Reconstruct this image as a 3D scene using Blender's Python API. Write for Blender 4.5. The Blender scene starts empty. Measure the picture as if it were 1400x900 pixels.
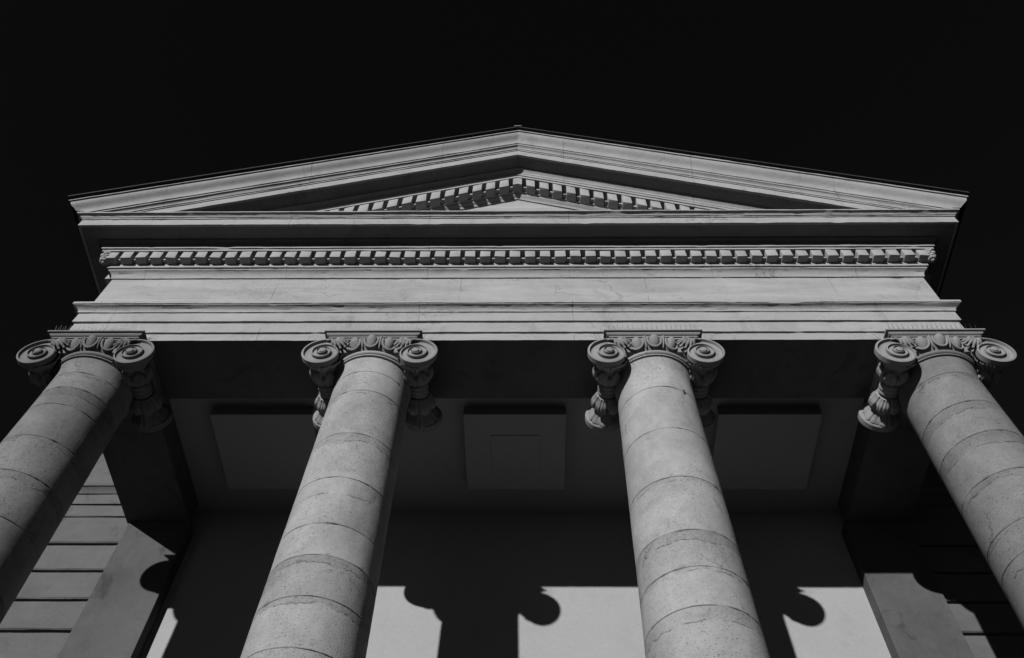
import bpy, bmesh, math, random
from mathutils import Vector, Matrix, noise
R = math.radians
PI = math.pi
C = bpy.context.scene.collection
SC = bpy.context.scene
rng = random.Random(7)
H = 9.49            # height of the architrave soffit above the ground
FL = 1.10           # height of the portico floor
XE = 4.916          # half width of the entablature at the frieze plane
SUN = Vector((0.443, 1.0, -0.302)).normalized()

# ------------------------------------------------------------------ materials
def gray(v): return (v, v, v, 1)

class NT:
    def __init__(self, name):
        self.m = bpy.data.materials.new(name); self.m.use_nodes = True
        self.t = self.m.node_tree; self.n = self.t.nodes; self.l = self.t.links
        self.b = self.n['Principled BSDF']
    def new(self, ty, **kw):
        o = self.n.new(ty)
        for k, v in kw.items(): setattr(o, k, v)
        return o
    def put(self, sock, v):
        if isinstance(v, (int, float)): sock.default_value = v
        elif isinstance(v, tuple): sock.default_value = v
        else: self.l.new(v, sock)
    def math(self, op, a, b=None, c=None, clamp=False):
        o = self.new('ShaderNodeMath', operation=op); o.use_clamp = clamp
        self.put(o.inputs[0], a)
        if b is not None: self.put(o.inputs[1], b)
        if c is not None: self.put(o.inputs[2], c)
        return o.outputs[0]
    def ramp(self, x, a, b, lo=0.0, hi=1.0):
        o = self.new('ShaderNodeMapRange', interpolation_type='SMOOTHSTEP')
        self.put(o.inputs[0], x); self.put(o.inputs[1], a); self.put(o.inputs[2], b)
        self.put(o.inputs[3], lo); self.put(o.inputs[4], hi)
        return o.outputs[0]
    def noise(self, co, scale, detail=6, rough=.6, dist=0.0, out=0):
        o = self.new('ShaderNodeTexNoise')
        self.l.new(co, o.inputs['Vector']); o.inputs['Scale'].default_value = scale
        o.inputs['Detail'].default_value = detail; o.inputs['Roughness'].default_value = rough
        o.inputs['Distortion'].default_value = dist
        return o.outputs[out]
    def scaled(self, co, s):
        o = self.new('ShaderNodeVectorMath', operation='MULTIPLY')
        self.l.new(co, o.inputs[0]); o.inputs[1].default_value = s
        return o.outputs[0]
    def attr(self, name):
        o = self.new('ShaderNodeAttribute'); o.attribute_name = name
        return o.outputs['Fac']

def stone(name, base, mott=.35, streak=(1, 1, 1), streak_amt=.2, pits=.4, cracks=.5, bump=.25, soot=0.0, drum=False, rough=.9, big=1.1, vj=0, grain=.18, blotch=.30):
    k = NT(name)
    tc = k.new('ShaderNodeTexCoord'); oi = k.new('ShaderNodeObjectInfo')
    off = k.math('MULTIPLY', oi.outputs['Random'], 57.0)
    add = k.new('ShaderNodeVectorMath', operation='ADD')
    k.l.new(tc.outputs['Object'], add.inputs[0]); k.l.new(off, add.inputs[1])
    co = add.outputs[0]
    n1 = k.noise(co, big, 6, .64, .5)
    n2 = k.noise(co, 6.5, 5, .65, .2)
    st = k.noise(k.scaled(co, streak), 3.0, 5, .65, .5)
    fine = k.noise(co, 60, 3, .7)
    v = k.math('MULTIPLY_ADD', k.math('SUBTRACT', n1, .5), mott * 2.2, 1.0)
    v = k.math('MULTIPLY_ADD', k.math('SUBTRACT', n2, .5), mott * .9, v)
    v = k.math('MULTIPLY_ADD', k.math('SUBTRACT', st, .5), streak_amt * 2.2, v)
    v = k.math('MULTIPLY_ADD', k.math('SUBTRACT', fine, .5), grain, v)
    mid = k.noise(k.scaled(co, (1, 1, 1.6)), 21, 4, .7)
    v = k.math('MULTIPLY_ADD', k.math('SUBTRACT', mid, .5), grain * 1.1, v)
    # blotches of damp and old repairs
    bl = k.ramp(k.noise(co, 2.6, 5, .6, 1.2), .57, .72)
    v = k.math('MULTIPLY', v, k.math('MULTIPLY_ADD', bl, -blotch * (mott / .35), 1.0))
    h = k.math('MULTIPLY', fine, .35)
    h = k.math('ADD', h, k.math('MULTIPLY', n2, .6))
    if pits:
        pm = k.ramp(k.noise(co, 1.3, 3, .5), .5, .66)
        pt = k.ramp(k.noise(co, 64, 3, .7), .60, .68)
        if drum: pm = k.math('MAXIMUM', pm, k.attr('grit'))
        pv = k.math('MULTIPLY', pt, pm)
        v = k.math('MULTIPLY', v, k.math('MULTIPLY_ADD', pv, -pits, 1.0))
        h = k.math('MULTIPLY_ADD', pv, -1.2, h)
    if cracks:
        dn = k.noise(co, 5, 5, .6, out=1)
        dv = k.new('ShaderNodeVectorMath', operation='MULTIPLY_ADD')
        k.l.new(dn, dv.inputs[0]); dv.inputs[1].default_value = (.28, .28, .28); k.l.new(co, dv.inputs[2])
        vo = k.new('ShaderNodeTexVoronoi', feature='DISTANCE_TO_EDGE')
        k.l.new(dv.outputs[0], vo.inputs['Vector']); vo.inputs['Scale'].default_value = 1.7
        ck = k.ramp(vo.outputs['Distance'], .0015, .006, 1, 0)
        cm = k.ramp(k.noise(co, 1.9, 3, .6), .56, .62)
        cv = k.math('MULTIPLY', ck, cm)
        v = k.math('MULTIPLY', v, k.math('MULTIPLY_ADD', cv, -cracks, 1.0))
        h = k.math('MULTIPLY_ADD', cv, -1.5, h)
    if vj:
        sx = k.new('ShaderNodeSeparateXYZ'); k.l.new(tc.outputs['Object'], sx.inputs[0])
        xx = k.math('MULTIPLY_ADD', k.math('SUBTRACT', n2, .5), .02, sx.outputs[0])
        fr_ = k.math('ABSOLUTE', k.math('SUBTRACT', k.math('FRACT', k.math('DIVIDE', k.math('ADD', xx, 50.37), vj)), .5))
        jl = k.math('MULTIPLY', k.ramp(fr_, .0015 / vj, .004 / vj, 1, 0), k.ramp(k.noise(co, 3.1, 4, .65), .40, .56))
        v = k.math('MULTIPLY', v, k.math('MULTIPLY_ADD', jl, -.45, 1.0))
        h = k.math('MULTIPLY_ADD', jl, -1.0, h)
    if soot:
        sm = k.ramp(k.noise(k.scaled(co, (.5, 1, 1)), 1.1, 4, .6, .3), .60, .72)
        sp = k.ramp(k.noise(co, 16, 5, .75), .45, .62)
        v = k.math('MULTIPLY', v, k.math('MULTIPLY_ADD', k.math('MULTIPLY', sm, sp), -soot, 1.0))
    if drum:
        v = k.math('MULTIPLY', v, k.attr('tone'))
        jd = k.attr('jd'); wa = k.attr('wear')
        e = k.math('MULTIPLY_ADD', k.math('SUBTRACT', k.noise(co, 4.2, 6, .62), .5), .16, jd)
        d = k.math('SUBTRACT', e, wa)
        band = k.ramp(d, -.004, .004, 1, 0)
        bmask = k.ramp(k.noise(co, 1.6, 3, .55), .42, .56)
        band = k.math('MULTIPLY', band, bmask)
        grit = k.ramp(k.noise(co, 55, 4, .75), .5, .64)
        bv = k.math('MULTIPLY', band, k.math('MULTIPLY_ADD', grit, .30, .12))
        v = k.math('MULTIPLY', v, k.math('SUBTRACT', 1.0, bv))
        ln = k.math('MULTIPLY', k.ramp(k.math('ABSOLUTE', d), .002, .007, 1, 0), k.ramp(k.noise(co, 5, 4, .6), .46, .56))
        v = k.math('MULTIPLY', v, k.math('MULTIPLY_ADD', ln, -.5, 1.0))
        h = k.math('MULTIPLY_ADD', band, -.8, h)
        h = k.math('MULTIPLY_ADD', ln, -1.0, h)
        j = k.attr('joint')
        v = k.math('MULTIPLY', v, k.math('MULTIPLY_ADD', j, -.70, 1.0))
    v = k.math('MULTIPLY', v, base)
    v = k.math('MINIMUM', k.math('MAXIMUM', v, base * .15), .8)
    cb = k.new('ShaderNodeCombineColor')
    for i in range(3): k.l.new(v, cb.inputs[i])
    k.l.new(cb.outputs[0], k.b.inputs['Base Color'])
    bp = k.new('ShaderNodeBump'); bp.inputs['Strength'].default_value = bump; bp.inputs['Distance'].default_value = .012
    k.l.new(h, bp.inputs['Height']); k.l.new(bp.outputs[0], k.b.inputs['Normal'])
    k.b.inputs['Roughness'].default_value = rough; k.b.inputs['Specular IOR Level'].default_value = .2
    return k.m

M = {}
M['entab'] = stone('painted_stone', 0.194, mott=.2, streak=(.35, 1, 2.4), streak_amt=.18, pits=.35, cracks=.2, bump=.5, soot=.5, vj=1.73)
M['corona'] = stone('shade_dark_soffit_stone', 0.10, mott=.3, streak=(.4, 1, 1), streak_amt=.3, pits=.3, cracks=.2, bump=.3, soot=.6)  # darker tone deepens the shade under the corona
M['soffit'] = stone('grimy_shaded_soffit_stone', 0.062, mott=.3, streak=(1, .4, 1), streak_amt=.3, pits=.3, cracks=.3, bump=.3, soot=.4)  # grimy beam underside; also paints shade on the cymatium and inner beam faces
M['frieze'] = stone('frieze_plaster', 0.198, mott=.18, streak=(.3, 1, 2.2), streak_amt=.34, pits=.4, cracks=.2, bump=.6, vj=2.21)
M['dentil'] = stone('dentil_stone', 0.2, mott=.22, streak=(1, 1, 1), streak_amt=.1, pits=.3, cracks=.2, bump=.3, soot=.2)
M['column'] = stone('column_stone', 0.176, mott=.46, streak=(1, 1, .5), streak_amt=.22, pits=.6, cracks=.45, bump=.5, drum=True, grain=.34, blotch=.16)
M['column_dark'] = stone('dark_column_stone', 0.105, mott=.48, streak=(1, 1, .5), streak_amt=.24, pits=.6, cracks=.55, bump=.5, drum=True, grain=.36, blotch=.2)  # darker base tone for the two outer shafts
M['capital'] = stone('carved_stone', 0.145, mott=.3, streak_amt=.12, pits=.35, cracks=0, bump=.3, big=2.2)
M['capital_dark'] = stone('dark_carved_stone', 0.101, mott=.34, streak_amt=.14, pits=.4, cracks=0, bump=.3, big=2.2)  # darker base tone for the far left capital
M['wall'] = stone('smooth_wall_plaster', 0.202, mott=.08, streak_amt=.06, pits=0, cracks=0, bump=.12, big=.5)
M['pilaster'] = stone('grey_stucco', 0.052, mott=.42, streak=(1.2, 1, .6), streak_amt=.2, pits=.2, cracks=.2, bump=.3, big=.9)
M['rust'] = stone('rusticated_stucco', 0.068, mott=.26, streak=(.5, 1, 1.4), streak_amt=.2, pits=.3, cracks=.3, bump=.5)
M['ceiling'] = stone('ceiling_plaster', 0.2, mott=.06, streak_amt=.05, pits=0, cracks=.15, bump=.08, big=.6)
M['paving'] = stone('dark_paving', 0.035, mott=.3, streak_amt=.1, pits=.3, cracks=.3, bump=.3)

def plain(name, v, rough=.6, metal=0.0, nscale=9):
    k = NT(name); tc = k.new('ShaderNodeTexCoord')
    n = k.noise(tc.outputs['Object'], nscale, 5, .6)
    x = k.math('MULTIPLY', k.math('MULTIPLY_ADD', n, .5, .75), v)
    cb = k.new('ShaderNodeCombineColor')
    for i in range(3): k.l.new(x, cb.inputs[i])
    k.l.new(cb.outputs[0], k.b.inputs['Base Color'])
    k.b.inputs['Roughness'].default_value = rough; k.b.inputs['Metallic'].default_value = metal
    return k.m
M['roof'] = plain('dark_roof_sheet', .004, .9)
M['wire'] = plain('spike_wire', .012, .6, 0, 40)
M['ridge'] = plain('ridge_metal', .18, .5)

# ------------------------------------------------------------------ mesh helpers
class MB:
    def __init__(self): self.v = []; self.f = []; self.at = {}
    def add(self, vs, fs):
        o = len(self.v); self.v += [tuple(p) for p in vs]
        self.f += [tuple(i + o for i in f) for f in fs]; return o
    def box(self, x0, x1, y0, y1, z0, z1):
        self.add([(x, y, z) for z in (z0, z1) for y in (y0, y1) for x in (x0, x1)],
                 [(0, 2, 3, 1), (4, 5, 7, 6), (0, 1, 5, 4), (2, 6, 7, 3), (0, 4, 6, 2), (1, 3, 7, 5)])
    def grid(self, rows, closed=False, flip=False):
        n = len(rows[0]); o = len(self.v)
        for r in rows: self.v += [tuple(p) for p in r]
        for i in range(len(rows) - 1):
            for j in range(n if closed else n - 1):
                a = o + i * n + j; b = o + i * n + (j + 1) % n
                q = (a, b, b + n, a + n)
                self.f.append(q[::-1] if flip else q)
        return o
    def ellipsoid(self, c, ax, ay, az, nu=16, nv=10):
        c = Vector(c); rows = []
        for i in range(nv + 1):
            t = PI * i / nv
            rows.append([c + ax * (math.sin(t) * math.cos(2 * PI * j / nu)) + ay * (math.sin(t) * math.sin(2 * PI * j / nu)) + az * math.cos(t) for j in range(nu)])
        self.grid(rows, True)
    def tube(self, pts, rad, n=6):
        rows = []
        for i, p in enumerate(pts):
            p = Vector(p); a = Vector(pts[max(i - 1, 0)]); b = Vector(pts[min(i + 1, len(pts) - 1)])
            d = (b - a).normalized(); u = d.orthogonal().normalized() if i == 0 else (u - d * u.dot(d)).normalized()
            w = d.cross(u); r = rad[i] if isinstance(rad, (list, tuple)) else rad
            rows.append([p + u * (r * math.cos(2 * PI * j / n)) + w * (r * math.sin(2 * PI * j / n)) for j in range(n)])
        o = self.grid(rows, True); m = len(rows)
        self.f.append(tuple(o + j for j in range(n))); self.f.append(tuple(o + (m - 1) * n + j for j in reversed(range(n))))
    def build(self, name, mat, parent=None, smooth=None, fix=True, loc=(0, 0, 0), bevel=0):
        me = bpy.data.meshes.new(name); me.from_pydata(self.v, [], self.f)
        for k, vals in self.at.items():
            a = me.attributes.new(k, 'FLOAT', 'POINT'); a.data.foreach_set('value', vals)
        if fix or bevel:
            bm = bmesh.new(); bm.from_mesh(me)
            if bevel:
                bmesh.ops.bevel(bm, geom=list(bm.edges), offset=bevel, segments=2, affect='EDGES', profile=.5)
            bmesh.ops.recalc_face_normals(bm, faces=bm.faces); bm.to_mesh(me); bm.free()
        me.materials.append(mat)
        if smooth is not None:
            me.shade_smooth() if hasattr(me, 'shade_smooth') else None
            me.set_sharp_from_angle(angle=R(smooth))
        o = bpy.data.objects.new(name, me); C.objects.link(o); o.location = loc
        if parent: o.parent = parent
        return o

def thing(name, label, cat, loc=(0, 0, 0), group=None):
    o = bpy.data.objects.new(name, None); C.objects.link(o); o.location = loc
    o.empty_display_size = .3
    o['label'] = label; o['category'] = cat
    if group: o['group'] = group
    o['kind'] = 'thing'
    return o

def copy(o, parent, loc=None):
    c = o.copy(); C.objects.link(c); c.parent = parent
    if loc is not None: c.location = loc
    return c

def wob(x, y, z, a=.004, s=2.3):
    p = Vector((x * s, y * s, z * s))
    return (noise.noise(p) + .5 * noise.noise(p * 4.1 + Vector((9, 2, 5))) + .35 * noise.noise(p * 13.3)) * a

# ------------------------------------------------------------------ the building
B = thing('building', 'pale stone temple-fronted building with pediment and dentilled entablature above four columns', 'building', (0, 0, 0))

def sweep(profile, xe=XE, yback=2.70, step=.032, jit=.0035):
    """closed profile (o = outward offset, z) swept along left side, front and right side with mitred corners"""
    path = []
    ys = [yback + (0 - yback) * i / 24 for i in range(25)]
    for y in ys[:-1]: path.append(('L', y))
    n = int(2 * xe / step)
    for i in range(n + 1): path.append(('F', -1 + 2 * i / n))
    for y in reversed(ys[:-1]): path.append(('R', y))
    rows = []
    for kd, t in path:
        row = []
        for i, (o, z) in enumerate(profile):
            if kd == 'F': x = (xe + o) * t; y = -o
            else:
                x = (xe + o) * (-1 if kd == 'L' else 1)
                y = t - o * (1 - t / yback)
            w1 = wob(x, y + i * .37, z, jit); w2 = wob(x + 31, y - i * .53, z, jit)
            if kd == 'F':
                ch = max(0, noise.noise(Vector((x * 5.3, i * 3.7, z * 2))) - .42)
                w1 -= ch * .022; w2 += ch * .024 * (1 if i % 2 else .4)
            row.append((x, y - (w1 if kd == 'F' else 0), H + z + w2 * .8))
        rows.append(row)
    m = MB(); m.grid(rows, True)
    k = len(profile); N = len(rows)
    m.f.append(tuple(range(k))); m.f.append(tuple((N - 1) * k + j for j in reversed(range(k))))
    return m

arch = [(-.789, 0), (0, 0), (.0, .13), (.022, .132), (.020, .322), (.044, .326), (.042, .497), (.056, .502), (.058, .522), (.063, .535),
        (.073, .549), (.089, .560), (.106, .567), (.115, .570), (.117, .579), (.128, .581), (.128, .62), (.0, .66), (-.789, .66)]
ar = sweep(arch, xe=4.895, yback=2.76)
ao = ar.build('architrave', M['entab'], B, smooth=28)
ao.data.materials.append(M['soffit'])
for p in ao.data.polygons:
    if (p.normal.z < -.9 and p.center.z < H + .02) or (len(p.vertices) == 4 and p.index % len(arch) == len(arch) - 1): p.material_index = 1  # grimy underside; inner beam faces get the same dark stone as painted shade
fr = [(-.6, .655), (0, .655), (0, 1.0), (0, 1.352), (-.6, 1.352)]
sweep(fr, jit=.003).build('frieze', M['frieze'], B, smooth=28)
corn = [(-.6, 1.354), (.0, 1.354), (.016, 1.356), (.019, 1.382), (.024, 1.406), (.034, 1.430), (.049, 1.449), (.064, 1.460), (.073, 1.464), (.075, 1.484), (.095, 1.488), (.095, 1.582), (.150, 1.585), (.150, 1.610), (.095, 1.613), (.095, 1.70),
        (.212, 1.702), (.214, 1.735), (.232, 1.738), (.232, 1.778), (.246, 1.782), (.252, 1.80), (.272, 1.818), (.298, 1.83), (.308, 1.852), (.34, 1.855), (.462, 1.855), (.468, 1.846), (.5, 1.846), (.5, 1.99),
        (.512, 1.992), (.512, 2.008), (.524, 2.012), (.534, 2.03), (.552, 2.041), (.574, 2.044), (.574, 2.066), (.3, 2.066), (-.6, 2.066)]
cornice = sweep(corn).build('cornice', M['entab'], B, smooth=28)
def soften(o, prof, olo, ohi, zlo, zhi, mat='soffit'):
    """undersides and shadowed moulding: assign darker stone by profile segment, shade put into the colour"""
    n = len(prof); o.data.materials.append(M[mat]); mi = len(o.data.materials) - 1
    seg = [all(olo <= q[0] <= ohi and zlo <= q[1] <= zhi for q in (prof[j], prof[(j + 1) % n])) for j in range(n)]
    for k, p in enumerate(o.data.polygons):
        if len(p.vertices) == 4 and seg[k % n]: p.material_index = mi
soften(cornice, corn, .23, .31, 1.776, 1.86); soften(cornice, corn, .30, .47, 1.84, 1.86, 'corona')  # cymatium in the corona's shadow is coloured dark, corona underside less so

# dentils of the horizontal cornice
def dentil_mesh():
    m = MB(); m.box(-.064, .064, -.20, -.09, 1.553, 1.703)
    return m
d0 = None
def chip_variant(i, slope=0.0, h0=1.553, h1=1.703, y0=-.20, w=.064):
    m = MB()
    bm_v = []
    rr = random.Random(i * 13 + int(slope * 100))
    vs = []
    for z in (h0, h1):
        for y in (y0, -.088):
            for x in (-w, w):
                vs.append((x + rr.uniform(-.005, .005), y + rr.uniform(-.006, .006) * (1 if y == y0 else 0), z + x * slope + rr.uniform(-.005, .005) * (1 if z == h0 else 0)))
    m.add(vs, [(0, 2, 3, 1), (4, 5, 7, 6), (0, 1, 5, 4), (2, 6, 7, 3), (0, 4, 6, 2), (1, 3, 7, 5)])
    return m
variants = []
for i in range(9):
    variants.append(chip_variant(i).build('dentil', M['dentil'], cornice, bevel=.007, smooth=40))
for i in range(9): variants[i].location = ((i - 27) * .1842, 0, H)
for i in range(9, 55):
    copy(variants[(i * 5 + i // 7) % 9], cornice, ((i - 27) * .1842, rng.uniform(-.003, .003), H + rng.uniform(-.002, .002)))
for sx in (-1, 1):
    for i in range(13):
        o = copy(variants[(i * 4 + 2) % 9], cornice, (sx * XE, .16 + i * .1842, H)); o.rotation_euler = (0, 0, sx * PI / 2)
# pine-cone ornaments hanging in the corners of the dentil row
def cone():
    m = MB()
    for k in range(5):
        z = .07 - k * .036; r = .050 - abs(k - 1.2) * .009
        for j in range(6):
            a = 2 * PI * (j + .5 * (k % 2)) / 6
            d = Vector((math.cos(a), math.sin(a), -.25))
            m.ellipsoid(d * r + Vector((0, 0, z)), d.normalized() * .017, Vector((-math.sin(a), math.cos(a), 0)) * .024, Vector((0, 0, 1)) * .026, 8, 6)
    m.ellipsoid((0, 0, -.10), Vector((.02, 0, 0)), Vector((0, .02, 0)), Vector((0, 0, .03)), 8, 6)
    return m
for sx in (-1, 1):
    o = cone().build('corner_ornament', M['dentil'], cornice, smooth=50, loc=(sx * (XE + .145), -.145, H + 1.635)); o.scale = (1.3, 1.3, 1.0)

# pediment ---------------------------------------------------------------
SL = .435
tz = 3.70
m = MB()
n = 60
f0 = [(-5.1 + 10.2 * i / n) for i in range(n + 1)]
zt = lambda x: max(2.03, tz - SL * abs(x))
m.grid([[(x, .004 + wob(x, 0, k, .003), H + 2.03 + (zt(x) - 2.03) * k / 8) for x in f0] for k in range(9)])
m.grid([[(x, .35, H + 2.03) for x in f0], [(x, .35, H + zt(x)) for x in f0]])
m.build('tympanum', M['frieze'], B, smooth=30, fix=False)

rak = [(-.3, 3.655), (.0, 3.655), (.016, 3.657), (.02, 3.672), (.03, 3.69), (.052, 3.704), (.068, 3.72), (.072, 3.738), (.095, 3.742), (.095, 3.778), (.155, 3.782), (.155, 3.812), (.095, 3.816), (.095, 3.955),
       (.226, 3.957), (.228, 4.0), (.244, 4.003), (.244, 4.045), (.254, 4.05), (.262, 4.078), (.284, 4.10), (.300, 4.112), (.302, 4.135), (.46, 4.138), (.466, 4.128), (.5, 4.128), (.5, 4.278),
       (.512, 4.28), (.512, 4.302), (.524, 4.306), (.532, 4.335), (.548, 4.352), (.566, 4.358), (.566, 4.386), (.580, 4.39), (.580, 4.414),
       (.584, 4.43), (.590, 4.455), (.602, 4.478), (.622, 4.50), (.646, 4.522), (.664, 4.548), (.672, 4.575), (.674, 4.590), (.694, 4.592), (.694, 4.624), (-.3, 4.624)]
def raking(sx):
    rows = []; n = 130
    for i in range(n + 1):
        t = i / n; row = []
        for j, (o, z) in enumerate(rak):
            x = t * (XE + max(o, .3))
            zz = z - SL * x
            w = wob(x * sx, j * .41, z, .0032)
            lim = 2.05 if o < .575 else 2.069
            row.append((sx * x, -o - (w if i else 0), H + max(zz + w * .7, lim if zz < lim else -9)))
        rows.append(row)
    m = MB(); m.grid(rows, True); k = len(rak)
    m.f.append(tuple(n * k + j for j in range(k)))
    return m
for sx, lb in ((-1, None), (1, None)):
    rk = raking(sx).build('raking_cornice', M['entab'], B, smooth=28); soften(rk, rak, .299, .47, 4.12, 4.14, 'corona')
    vr = [chip_variant(20 + q, -SL * sx, 3.742, 3.957, -.215, .064).build('dentil', M['dentil'], rk, bevel=.007, smooth=40) for q in range(3)]
    # dentil height of the raking row: only the lower part stands proud of the strip above
    for q in range(3): vr[q].location = (sx * (q + 1) * .189, 0, H - SL * (q + 1) * .189)
    for q in range(4, 20):
        copy(vr[(q * 2 + q // 5) % 3], rk, (sx * q * .189, rng.uniform(-.003, .003), H - SL * q * .189))
    if sx == -1:
        mm = MB(); w = .064
        for z in (3.742, 3.957):
            for y in (-.215, -.09):
                mm.v += [(-w, y, H + z - SL * w), (0, y, H + z), (w, y, H + z - SL * w)]
        mm.f = [(0, 1, 7, 6), (1, 2, 8, 7), (0, 3, 4, 1), (1, 4, 5, 2), (6, 7, 10, 9), (7, 8, 11, 10), (0, 6, 9, 3), (2, 5, 11, 8), (3, 9, 10, 4), (4, 10, 11, 5)]
        mm.build('dentil', M['dentil'], rk, smooth=20)

# roof of the portico: thin dark sheet lying on the raking sima, solid attic under it
m = MB()
sec = [(-5.625, 2.214), (0, 4.662), (5.625, 2.214), (5.625, 2.186), (0, 4.634), (-5.625, 2.186)]
rows = []
for x, z in sec: rows.append([(x, -.735, H + z), (x, 12.0, H + z)])
m.grid(rows + [rows[0]])
o_ = len(m.v); m.add([(x, -.735, H + z) for x, z in sec], [(0, 1, 4, 5), (1, 2, 3, 4)])
m.add([(x, 12.0, H + z) for x, z in sec], [(0, 1, 4, 5), (1, 2, 3, 4)])
a = [(-5.4, 2.07), (5.4, 2.07), (5.4, 2.26), (0, 4.6), (-5.4, 2.26)]
m.add([(x, y, H + z) for y in (.36, 11.9) for x, z in a], [(0, 1, 2, 3, 4), (9, 8, 7, 6, 5), (0, 5, 6, 1), (1, 6, 7, 2), (4, 9, 5, 0)])
roof = m.build('roof', M['roof'], B, fix=False)
m = MB(); m.box(-.055, .055, -.75, -.50, 0, .016); m.box(-.035, .035, -.74, .3, .016, .028)
m.build('ridge_cap', M['ridge'], roof, loc=(0, 0, H + 4.646), bevel=.004)

# portico ceiling
m = MB(); m.box(-4.3, 4.3, .70, 3.0, .35, .60); m.build('ceiling', M['ceiling'], B, loc=(0, 0, H))
for i in (-1, 0, 1):
    m = MB(); m.box(-.604, .604, 1.172, 2.352, .194, .352)
    p = m.build('ceiling_panel', M['ceiling'], B, loc=(i * 2.993, 0, H), bevel=.006)
    if i == 0:
        p['label'] = 'middle raised ceiling panel with a square access hatch'
        q = MB(); q.box(-.29, .29, 1.483, 2.088, .184, .1935); q.build('hatch', M['ceiling'], p, bevel=.002)

# walls
WY = 2.90
m = MB(); m.box(-4.2, 4.2, WY, 3.3, FL, H + .36); m.build('wall', M['wall'], B)
for sx in (-1, 1):
    m = MB(); x0, x1 = sorted((sx * 4.07, sx * 4.86))
    xs = [x0 + (x1 - x0) * i / 12 for i in range(13)]; zs = [FL + (H - FL) * i / 120 for i in range(121)]
    for k in (0, 1):
        pass
    m.box(x0, x1, 2.72, 3.0, FL, H - .002)
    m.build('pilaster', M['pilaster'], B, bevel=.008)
    # rusticated wing wall: courses with sunk joints, then the architrave and frieze carried on round
    prof = []
    zb = -.32
    z = FL - H
    joints = [-.32 - .43 * k for k in range(20) if -.32 - .43 * k > FL - H + .1]
    pr = [(.0, FL - H)]
    for j in sorted(joints):
        pr += [(.0, j - .036), (-.008, j - .026), (-.014, j - .020), (-.055, j - .017), (-.055, j + .017), (-.014, j + .020), (-.008, j + .026), (.0, j + .036)]
    pr += [(.0, .12), (.022, .132), (.02, .322), (.044, .326), (.042, .497), (.058, .503), (.075, .54), (.11, .577), (.128, .581), (.128, .62), (0, .66), (0, 1.354),
           (.02, 1.372), (.07, 1.43), (.095, 1.464), (.095, 1.70), (.2, 1.705), (.2, 1.78), (.26, 1.84), (.34, 1.855), (.34, 2.0), (.38, 2.06), (-.4, 2.12)]
    XW = 5.96; YW = 2.775
    rows = []
    for t in range(31):
        row = []
        for i, (o, z) in enumerate(pr):
            x = 4.80 + (XW + o - 4.80) * t / 30; w = wob(x * sx, i * .6, z, .004)
            row.append((sx * x, YW - o + w, H + z + wob(x, i, z, .003)))
        rows.append(row)
    for t in range(1, 31):
        rows.append([(sx * (XW + o), YW - o + (12 - YW + o) * t / 30, H + z) for i, (o, z) in enumerate(pr)])
    m.__init__(); m.grid(rows)
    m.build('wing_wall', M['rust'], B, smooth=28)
m = MB(); m.box(-5.6, 5.6, 11.6, 11.95, FL - .2, H + 2.1); m.box(-5.3, 5.3, 3.32, 11.58, H + 1.9, H + 2.06); m.build('rear_wall', M['rust'], B)
m = MB(); m.box(-5.72, 5.72, -.55, 11.9, 0, FL - .003); m.build('platform', M['paving'], B, bevel=.012)

# ------------------------------------------------------------------ columns
LT = H - FL          # local height of the capital's top
YC = .387
EYE = Vector((.487, 0, -.338)); R0 = .264; RAT = .53; HL = .46
YF = -HL             # face plane of the front volutes, local y

def volute_mesh():
    """right-hand front volute: a ram's horn ribbon that winds clockwise into a raised eye"""
    m = MB(); turns = 3.1; per = 56; n = int(turns * per)
    ts = [None, 0, .10, .20, .26, .34, .5, .68, .85, 1.0]
    rows = []
    lnq = math.log(RAT)
    def rise(tau): return .013 * tau
    for i in range(n + 1):
        th = 2 * PI * i / per; tau = i / per; R_ = R0 * math.exp(lnq * tau)
        row = []
        dep = .042 * math.sqrt(R_ / R0)
        dprev = .042 * math.sqrt(R_ / R0 / RAT) if tau >= 1 else 0
        for t in ts:
            if t is None:
                r = R_; h = (rise(tau) - dprev) if tau >= 1 else -.055
            else:
                r = R_ * (1 - t * (1 - RAT)); up = rise(tau + t)
                if t < .22: h = up - (.004 if t in (0,) else 0)
                else:
                    h = up - dep * (.65 + .35 * math.sin(PI * min(1, (t - .22) / .78)))
                    if t > .9: h = up - dep
            a = th
            row.append((EYE.x + r * math.sin(a), YF - h, EYE.z + r * math.cos(a)))
        rows.append(row)
    m.grid(rows)
    re = R0 * math.exp(lnq * turns)
    m.ellipsoid((EYE.x, YF - rise(turns) + .006, EYE.z), Vector((re * 1.0, 0, 0)), Vector((0, 0, re * 1.0)), Vector((0, .009, 0)), 20, 8)
    # rolled back of the disc, closing it towards the bolster
    rows = []
    for q, (dr, dy) in enumerate([(0, .055), (-.006, .066), (-.03, .072), (-.075, .072), (-.13, .072)]):
        rows.append([(EYE.x + (R0 * math.exp(lnq * i / per) + dr) * math.sin(2 * PI * i / per), YF + dy, EYE.z + (R0 * math.exp(lnq * i / per) + dr) * math.cos(2 * PI * i / per)) for i in range(per + 1)])
    m.grid(rows, flip=True)
    # step where the outer turn starts, hidden against the canalis
    return m

def sstep(a, b, x):
    t = min(1, max(0, (x - a) / (b - a))); return t * t * (3 - 2 * t)

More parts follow.
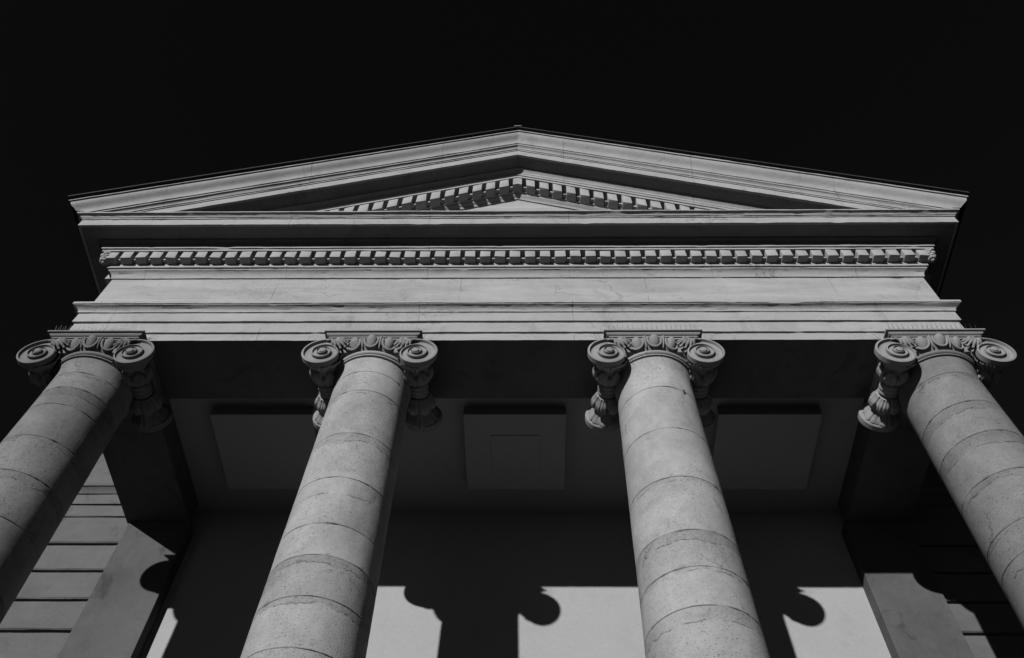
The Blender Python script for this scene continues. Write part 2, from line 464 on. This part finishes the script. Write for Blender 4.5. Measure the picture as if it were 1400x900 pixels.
def bolster_mesh():
    m = MB(); ns, nf = 110, 144; rows = []
    y0, y1 = -HL + .062, HL - .062
    for i in range(ns + 1):
        s = -1 + 2 * i / ns; u = abs(s); row = []
        if u < .19:
            base = .094 + .012 * abs(math.cos(PI * u / .19 * 1.5)) ** .6
        elif u < .22: base = .086
        else:
            base = .100 + .044 * sstep(.22, .46, u) - .026 * sstep(.52, .72, u) + .068 * sstep(.70, 1.0, u)
        for j in range(nf):
            f = j / nf; d = 0
            if u > .22:
                p = ((f * 6) % 1) * 2 - 1
                q = ((f * 6 + .5) % 1) * 2 - 1
                # first row of acanthus leaves with rounded, lipped tips
                L = (u - .22) / .48
                wdt = .96 * math.sqrt(max(0, 1 - max(0, L) ** 3)) if L < 1 else 0
                if wdt > 0 and abs(p) < wdt:
                    e = 1 - (abs(p) / wdt) ** 6
                    d = .022 * e + .016 * L * L * e - .011 * math.exp(-(p / .09) ** 2) - .007 * math.exp(-((abs(p) - .48 * wdt) / .10) ** 2)
                # drilled eyes between the leaves
                d -= .046 * math.exp(-((u - .56) / .05) ** 2 - (q / .15) ** 2)
                # second row spreading flat over the flare, serrated at the edge
                L2 = (u - .64) / .36
                if L2 > 0:
                    w2 = .35 + .65 * L2
                    e = max(0, 1 - (abs(q) / w2) ** 4)
                    d2 = .016 * e * sstep(0, .3, L2) - .012 * math.exp(-(q / .07) ** 2) - .006 * (math.cos(q * 9.5) * .5 + .5) * L2 - .012 * sstep(.86, 1, L2) * (.5 + .5 * math.cos(q * 19))
                    d = max(d, d2) if d2 > 0 else d + d2
            r = base + d
            a = 2 * PI * f
            row.append((EYE.x + r * math.sin(a), y0 + (y1 - y0) * (s + 1) / 2, EYE.z + r * math.cos(a)))
        rows.append(row)
    m.grid(rows, True)
    return m

def mirror(src, sx, sy):
    m = MB(); m.v = [(x * sx, y * sy, z) for x, y, z in src.v]
    m.f = [f[::-1] for f in src.f] if sx * sy < 0 else list(src.f)
    return m
VOL = volute_mesh(); BOL = bolster_mesh()

def lathe(m, prof, n=96, wobble=0):
    rows = []
    for r, z in prof:
        rows.append([((r + (wob(math.cos(2 * PI * j / n) * r, math.sin(2 * PI * j / n) * r, z, wobble) if wobble else 0)) * math.cos(2 * PI * j / n),
                      (r + (wob(math.cos(2 * PI * j / n) * r, math.sin(2 * PI * j / n) * r, z, wobble) if wobble else 0)) * math.sin(2 * PI * j / n), z) for j in range(n)])
    m.grid(rows, True)

def capital_core():
    m = MB()
    lathe(m, [(.2, -.02), (.452, -.078), (.478, -.095), (.490, -.125), (.486, -.16), (.466, -.20), (.434, -.237), (.402, -.264), (.388, -.285), (.38, -.30), (.2, -.30)], 96)
    # darts between the eggs
    for k in range(16):
        a = 2 * PI * (k + .5) / 16 + PI / 2
        d = Vector((math.cos(a), math.sin(a), 0)); t = Vector((-d.y, d.x, 0))
        up = (Vector((0, 0, 1)) + d * .35).normalized()
        m.ellipsoid(d * .478 + Vector((0, 0, -.165)), d * .028, t * .017, up * .085, 8, 8)
        m.ellipsoid(d * .492 + Vector((0, 0, -.105)), d * .018, t * .022, up * .02, 8, 6)
    # canalis: the band that joins each pair of volutes
    for s in (-1, 1):
        prof = [(-HL, -.0755), (-HL, -.098), (-HL + .026, -.104), (-HL + .032, -.150), (-HL + .034, -.20), (-HL + .06, -.255), (-HL + .3, -.255), (-HL + .3, -.0755)]
        rows = [[(x, s * y, (z if z > -.14 or abs(x) > .21 else -.14)) for y, z in prof] for x in [(-.487 + .974 * i / 20) for i in range(21)]]
        m.grid(rows, True)
    return m
def egg_mesh():
    m = MB(); d = Vector((0, -1, 0)); t = Vector((1, 0, 0)); up = (Vector((0, 0, 1)) + d * .38).normalized(); nrm = up.cross(t) * -1
    c = d * .466 + Vector((0, 0, -.165))
    rows = []
    nu, nv = 20, 14
    for i in range(nv + 1):
        th = PI * i / nv; zz = math.cos(th); w = math.sin(th) * (1 + .16 * zz)
        rows.append([c + t * (.057 * w * math.cos(2 * PI * j / nu)) + d * (.052 * w * math.sin(2 * PI * j / nu)) + up * (.088 * zz) for j in range(nu)])
    m.grid(rows, True)
    # the shell round the egg
    pts = []
    for i in range(25):
        a = -PI * .06 + PI * 1.12 * i / 24
        pts.append(c + t * (.074 * math.cos(a)) - up * (.106 * math.sin(a) - .02) + d * (.020 + .010 * math.sin(a)))
    m.tube(pts, .014, 8)
    return m
def palmette_mesh():
    """leaf sprig filling the corner between echinus and right-hand volute"""
    m = MB(); root = Vector((.405, -HL + .004, -.112))
    for k, (ang, ln) in enumerate([(-3, .145), (-20, .165), (-37, .165), (-55, .15), (-74, .125), (-96, .09)]):
        a = R(ang); pts, rad = [], []
        for i in range(9):
            t = i / 8
            pts.append(root + Vector((-ln * t * math.cos(a), -.030 * math.sin(PI * t) + .004, ln * t * math.sin(a) - .012 * t * t)))
            rad.append(.006 + .015 * math.sin(PI * min(1, t * .72 + .2)))
        m.tube(pts, rad, 8)
        e = pts[-1]; m.ellipsoid(e, Vector((.016, 0, 0)), Vector((0, .016, 0)), Vector((0, 0, .016)), 8, 6)
        m.tube([root + Vector((0, -.012, 0)), pts[4] + Vector((0, -.02, 0)), pts[7] + Vector((0, -.018, 0))], [.004, .006, .003], 5)
    m.tube([root + Vector((.10, .006, .014)), root + Vector((.04, -.012, .006)), root], [.005, .014, .019], 8)
    return m
def abacus_mesh():
    m = MB(); pr = [(.525, 0), (.525, -.020), (.503, -.022), (.502, -.030), (.497, -.042), (.484, -.052), (.472, -.056), (.474, -.060), (.474, -.0735), (.3, -.0735)]
    rows = []
    n = 40
    for o, z in pr:
        ring = []
        for (ax, ay, bx, by) in ((-1, -1, 1, -1), (1, -1, 1, 1), (1, 1, -1, 1), (-1, 1, -1, -1)):
            for i in range(n):
                t = i / n; x = (ax + (bx - ax) * t) * o; y = (ay + (by - ay) * t) * o * (1)
                ring.append((x, y, z - .0015 + (wob(x, y, z, .002) if z < -.001 else 0)))
        rows.append(ring)
    m.grid(rows, True); m.f.append(tuple(range(4 * n)))
    return m
CORE = capital_core(); EGG = egg_mesh(); PAL = palmette_mesh(); ABA = abacus_mesh()

def shaft(joints, seed):
    rr = random.Random(seed)
    top, bot = -.29, -(LT) + .50
    prof_top = [(-.286, .41), (-.288, .432), (-.293, .446), (-.301, .456), (-.312, .461), (-.324, .459), (-.334, .450), (-.341, .436), (-.344, .418), (-.350, .416), (-.3525, .440), (-.355, .446), (-.368, .446), (-.3705, .441), (-.3715, .424)]
    zs = [z for z, r in prof_top]
    rz = dict(prof_top)
    z = -.372
    grid_z = set()
    while z > bot: grid_z.add(round(z, 4)); z -= .04
    for j in joints:
        for d in (0, .003, .006, .010, .016, .026):
            grid_z.add(round(j + d, 4)); grid_z.add(round(j - d, 4))
    grid_z = [q for q in sorted(grid_z, reverse=True) if q < -.371 and q > bot] + [bot]
    n = 144; m = MB(); rows = []; A = {'joint': [], 'jd': [], 'wear': [], 'tone': [], 'grit': []}
    tones = [rr.uniform(.88, 1.10) for _ in range(len(joints) + 1)]
    if seed == 8: tones = [1.06, 1.04, 1.03, 1.08] + [.90 + .05 * (q % 2) for q in range(len(joints))]
    wears = [(WEAR[seed] + [.06, -.3, .1] * 5)[q] for q in range(len(joints) + 1)]
    grits = [0 if wears[q] < 0 else rr.uniform(.35, 1) for q in range(len(joints) + 1)]
    jo = sorted(joints, reverse=True)
    for z in zs + grid_z:
        row = []
        fixed = z in rz
        r0 = rz[z] if fixed else .3885 + .0163 * (-z)
        if not fixed and z > -.53: r0 += .032 * ((z + .53) / .16) ** 2
        di = sum(1 for j in jo if j > z - .0001)
        for k in range(n):
            a = 2 * PI * k / n; ca, sa = math.cos(a), math.sin(a)
            r = r0; jm = 0
            w = noise.noise(Vector((ca * 1.3 + seed, sa * 1.3, z * 1.1)))
            if not fixed:
                r += wob(ca * .45 + seed, sa * .45, z, .0022, 3.1)
                for j in jo:
                    dd = z - j
                    if abs(dd) < .03:
                        nz = noise.noise(Vector((ca * 3 + seed * 2.1, sa * 3, j * 7)))
                        nz2 = max(0, noise.noise(Vector((ca * 7 + seed * 1.1, sa * 7, j * 3))) - .25)
                        dep = .010 * (.75 + .9 * nz) + .03 * nz2
                        wd = .0034 + .012 * nz2
                        g = math.exp(-(dd / wd) ** 2)
                        r -= max(0, dep) * g
                        jm = max(jm, g * min(1, max(.25, .75 + 1.0 * nz)))
            row.append((r * ca, r * sa, z + LT))
            ja = next((j for j in reversed(jo) if j > z + .0005), -.37)
            A['joint'].append(jm); A['jd'].append(max(0, ja - z)); A['wear'].append(wears[di] if di else -.3); A['grit'].append(grits[di]); A['tone'].append(1.0 if fixed else tones[di])
        rows.append(row)
    m.grid(rows, True, flip=True); m.at = A
    return m

WEAR = {2: [-.3, .05, .12, -.3, .07, .10, -.3], 5: [-.3, -.3, .06, .11, .20, -.3, .09, .06, .12], 8: [-.3, -.3, -.3, .05, .11, .04, .13], 11: [-.3, .05, .13, .17, .08, .04, .12]}
def shift(src):
    m = MB(); m.v = [(x, y, z + LT) for x, y, z in src.v]; m.f = src.f; return m

HOLE_POS = (.567, -.887)
JO = [[-.60, -.86, -1.14, -1.63, -2.11, -2.62, -3.2, -3.7, -4.3, -5.0, -5.6, -6.2, -6.9],
      [-.592, -.922, -1.598, -2.212, -2.771, -3.116, -3.524, -3.985, -4.5, -5.2, -5.8, -6.5, -7.1],
      [-.865, -1.525, -2.2, -2.838, -3.227, -3.602, -4.2, -4.8, -5.4, -6.1, -6.8],
      [-.62, -1.10, -1.56, -2.08, -2.62, -2.9, -3.5, -4.1, -4.8, -5.5, -6.2, -6.9]]
LAB = ['outermost column on the left, grey weathered drums, its right half in deep shade',
       'inner column left of centre, blotchy pale drums with chipped bands low on the shaft',
       'inner column right of centre, smoothest and palest drums, small dark hole below its capital',
       'outermost column on the right, cracked grey drums against the dark sky']
meshes = {}
def part(key, src, name, mat, parent, smooth, loc=(0, 0, 0), fix=True):
    kk = (key, mat.name)
    if kk not in meshes:
        o = src.build(name, mat, parent, smooth=smooth, fix=fix, loc=loc); meshes[kk] = o.data; return o
    o = bpy.data.objects.new(name, meshes[kk]); C.objects.link(o); o.parent = parent; o.location = loc
    return o
for ci, X in enumerate((-4.5, -1.5, 1.5, 4.5)):
    col = thing('column', LAB[ci], 'column', (X, YC, FL), 'columns across the front of the portico')
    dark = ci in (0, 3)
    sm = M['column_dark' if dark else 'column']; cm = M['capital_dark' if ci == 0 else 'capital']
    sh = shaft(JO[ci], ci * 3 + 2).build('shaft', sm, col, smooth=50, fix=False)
    cap = part('core', shift(CORE), 'capital', cm, col, 45)
    part('aba', shift(ABA), 'abacus', cm, cap, 35)
    for sx in (-1, 1):
        part(('bol', sx), shift(mirror(BOL, sx, 1)), 'bolster', cm, cap, 60)
        for sy in (1, -1):
            part(('vol', sx, sy), shift(mirror(VOL, sx, sy)), 'volute', cm, cap, 38, fix=False)
            part(('pal', sx, sy), shift(mirror(PAL, sx, sy)), 'palmette', cm, cap, 60)
    for k in (-2, -1, 0, 1, 2, 6, 7, 8, 9, 10):
        e = part('egg', shift(EGG), 'egg', cm, cap, 60); e.rotation_euler = (0, 0, 2 * PI * k / 16)
    if ci == 2:  # dark solid added on the shaft surface, standing in for a small hole
        q = MB(); q.ellipsoid((0, 0, 0), Vector((.010, 0, 0)), Vector((0, .010, 0)), Vector((.006, 0, .034)), 10, 8)
        q.ellipsoid((-.004, 0, .03), Vector((.016, 0, 0)), Vector((0, .009, 0)), Vector((0, 0, .012)), 10, 8)
        a_ = HOLE_POS[0]; r_ = .3885 + .0163 * (-HOLE_POS[1]) + .003
        q.build('hole_mark', M['wire'], col, smooth=60, loc=(r_ * math.sin(a_), -r_ * math.cos(a_), HOLE_POS[1] + LT))
    b = MB(); b.box(-.66, .66, -.66, .66, 0, .16)
    prof = [(.3, .16)] + [(.60 + .055 * math.sin(PI * t / 10), .16 + .14 * t / 10) for t in range(11)] + [(.575, .305), (.555, .33), (.56, .37), (.575, .385)] + [(.575 + .03 * math.sin(PI * t / 8), .39 + .08 * t / 8) for t in range(9)] + [(.54, .475), (.53, .50), (.3, .50)]
    lathe(b, prof, 64); b.build('base', sm, col, smooth=40)
    # bird spikes standing on the ledge of the abacus
    rr = random.Random(ci + 40); s = MB()
    s.box(-.50, .50, -.118, -.088, .002, .006)
    nW = 58
    for i in range(nW):
        if rr.random() < .06: continue
        x = -.49 + .98 * i / (nW - 1); lean = (.025, -.035, -.005)[i % 3] + rr.uniform(-.008, .008)
        s.tube([(x, -.103, .004), (x + rr.uniform(-.006, .006), -.103 + lean, .098 + rr.uniform(-.008, .006))], .0014, 4)
    for sx in (-1, 1):
        if sx * X > 4: continue
        for i in range(6):
            y = -.05 + rr.uniform(-.03, .03); x = sx * (.545 + .012 * i)
            s.tube([(x, y, -.092 - .0028 * i), (x + sx * (.01 + .011 * i), y - rr.uniform(-.02, .04), .012 - .006 * i)], .0011, 4)
    o = s.build('bird_spikes', M['wire'], None, loc=(X, 0, H), fix=False)
    o['label'] = ['row of thin wire bird spikes on top of the far left capital', 'row of thin wire bird spikes on the capital of the inner left column',
                  'row of thin wire bird spikes on the capital of the inner right column', 'row of thin wire bird spikes on top of the far right capital'][ci]
    o['category'] = 'bird spikes'; o['group'] = 'wire bird spikes above the capitals'

# ------------------------------------------------------------------ ground and steps
m = MB(); m.add([(-600, -600, 0), (600, -600, 0), (600, 600, 0), (-600, 600, 0)], [(0, 1, 2, 3)])
g = m.build('ground', M['paving'], None); g['kind'] = 'structure'; g['label'] = 'grey stone paving in front of the portico'
m = MB()
for k in range(6):
    m.box(-5.72, 5.72, -.553 - .34 * (6 - k), -.553 - .34 * (5 - k) - .002, .0, FL / 7 * (k + 1))
m.build('steps', M['paving'], None, bevel=.01)['kind'] = 'structure'

# ------------------------------------------------------------------ sky and sun
w = bpy.data.worlds.new('World'); SC.world = w; w.use_nodes = True
nt = w.node_tree; bg = nt.nodes['Background']
sky = nt.nodes.new('ShaderNodeTexSky'); sky.sky_type = 'NISHITA'; sky.sun_disc = False
to_sun = -SUN
sky.sun_elevation = math.asin(to_sun.z)
sky.sun_rotation = math.atan2(to_sun.x, to_sun.y)
sky.air_density = 1.0; sky.dust_density = .2; sky.ozone_density = 1.0
# the photograph is black and white through a deep red filter: keep only the red of the sky
sp = nt.nodes.new('ShaderNodeSeparateColor'); nt.links.new(sky.outputs[0], sp.inputs[0])
mu = nt.nodes.new('ShaderNodeMath'); mu.operation = 'MULTIPLY'; nt.links.new(sp.outputs[0], mu.inputs[0]); mu.inputs[1].default_value = .085
cb = nt.nodes.new('ShaderNodeCombineColor')
for i in range(3): nt.links.new(mu.outputs[0], cb.inputs[i])
nt.links.new(cb.outputs[0], bg.inputs[0]); bg.inputs[1].default_value = .05
sl = bpy.data.lights.new('sun', 'SUN'); sl.energy = 5.0; sl.angle = R(.7); sl.color = (1, 1, 1)
so = bpy.data.objects.new('sun', sl); C.objects.link(so); so.rotation_euler = SUN.to_track_quat('-Z', 'Y').to_euler(); so.location = (-12, -30, 22)

# ------------------------------------------------------------------ camera
th, ps, ro = R(57.38810), R(-1.53173), R(1.18081)
fw = Vector((math.sin(ps) * math.cos(th), math.cos(ps) * math.cos(th), math.sin(th)))
r_ = Vector((math.cos(ps), -math.sin(ps), 0)); u_ = r_.cross(fw)
r2 = r_ * math.cos(ro) + u_ * math.sin(ro); u2 = u_ * math.cos(ro) - r_ * math.sin(ro)
cd = bpy.data.cameras.new('camera'); cam = bpy.data.objects.new('camera', cd); C.objects.link(cam)
mat = Matrix((r2, u2, -fw)).transposed().to_4x4()
mat.translation = Vector((.068221 * 3, -1.729054 * 3, H - 2.629464 * 3))
cam.matrix_world = mat
cd.sensor_width = 36; cd.lens = 1193.57 / 1400 * 36; cd.shift_x = -10.1 / 1400
cd.clip_start = .05; cd.clip_end = 2000
SC.camera = cam
SC.view_settings.view_transform = 'Standard'; SC.view_settings.look = 'None'
SC.view_settings.exposure = .45; SC.view_settings.gamma = 1; SC.view_settings.use_curve_mapping = False
SC.cycles.max_bounces = 4; SC.cycles.diffuse_bounces = 4
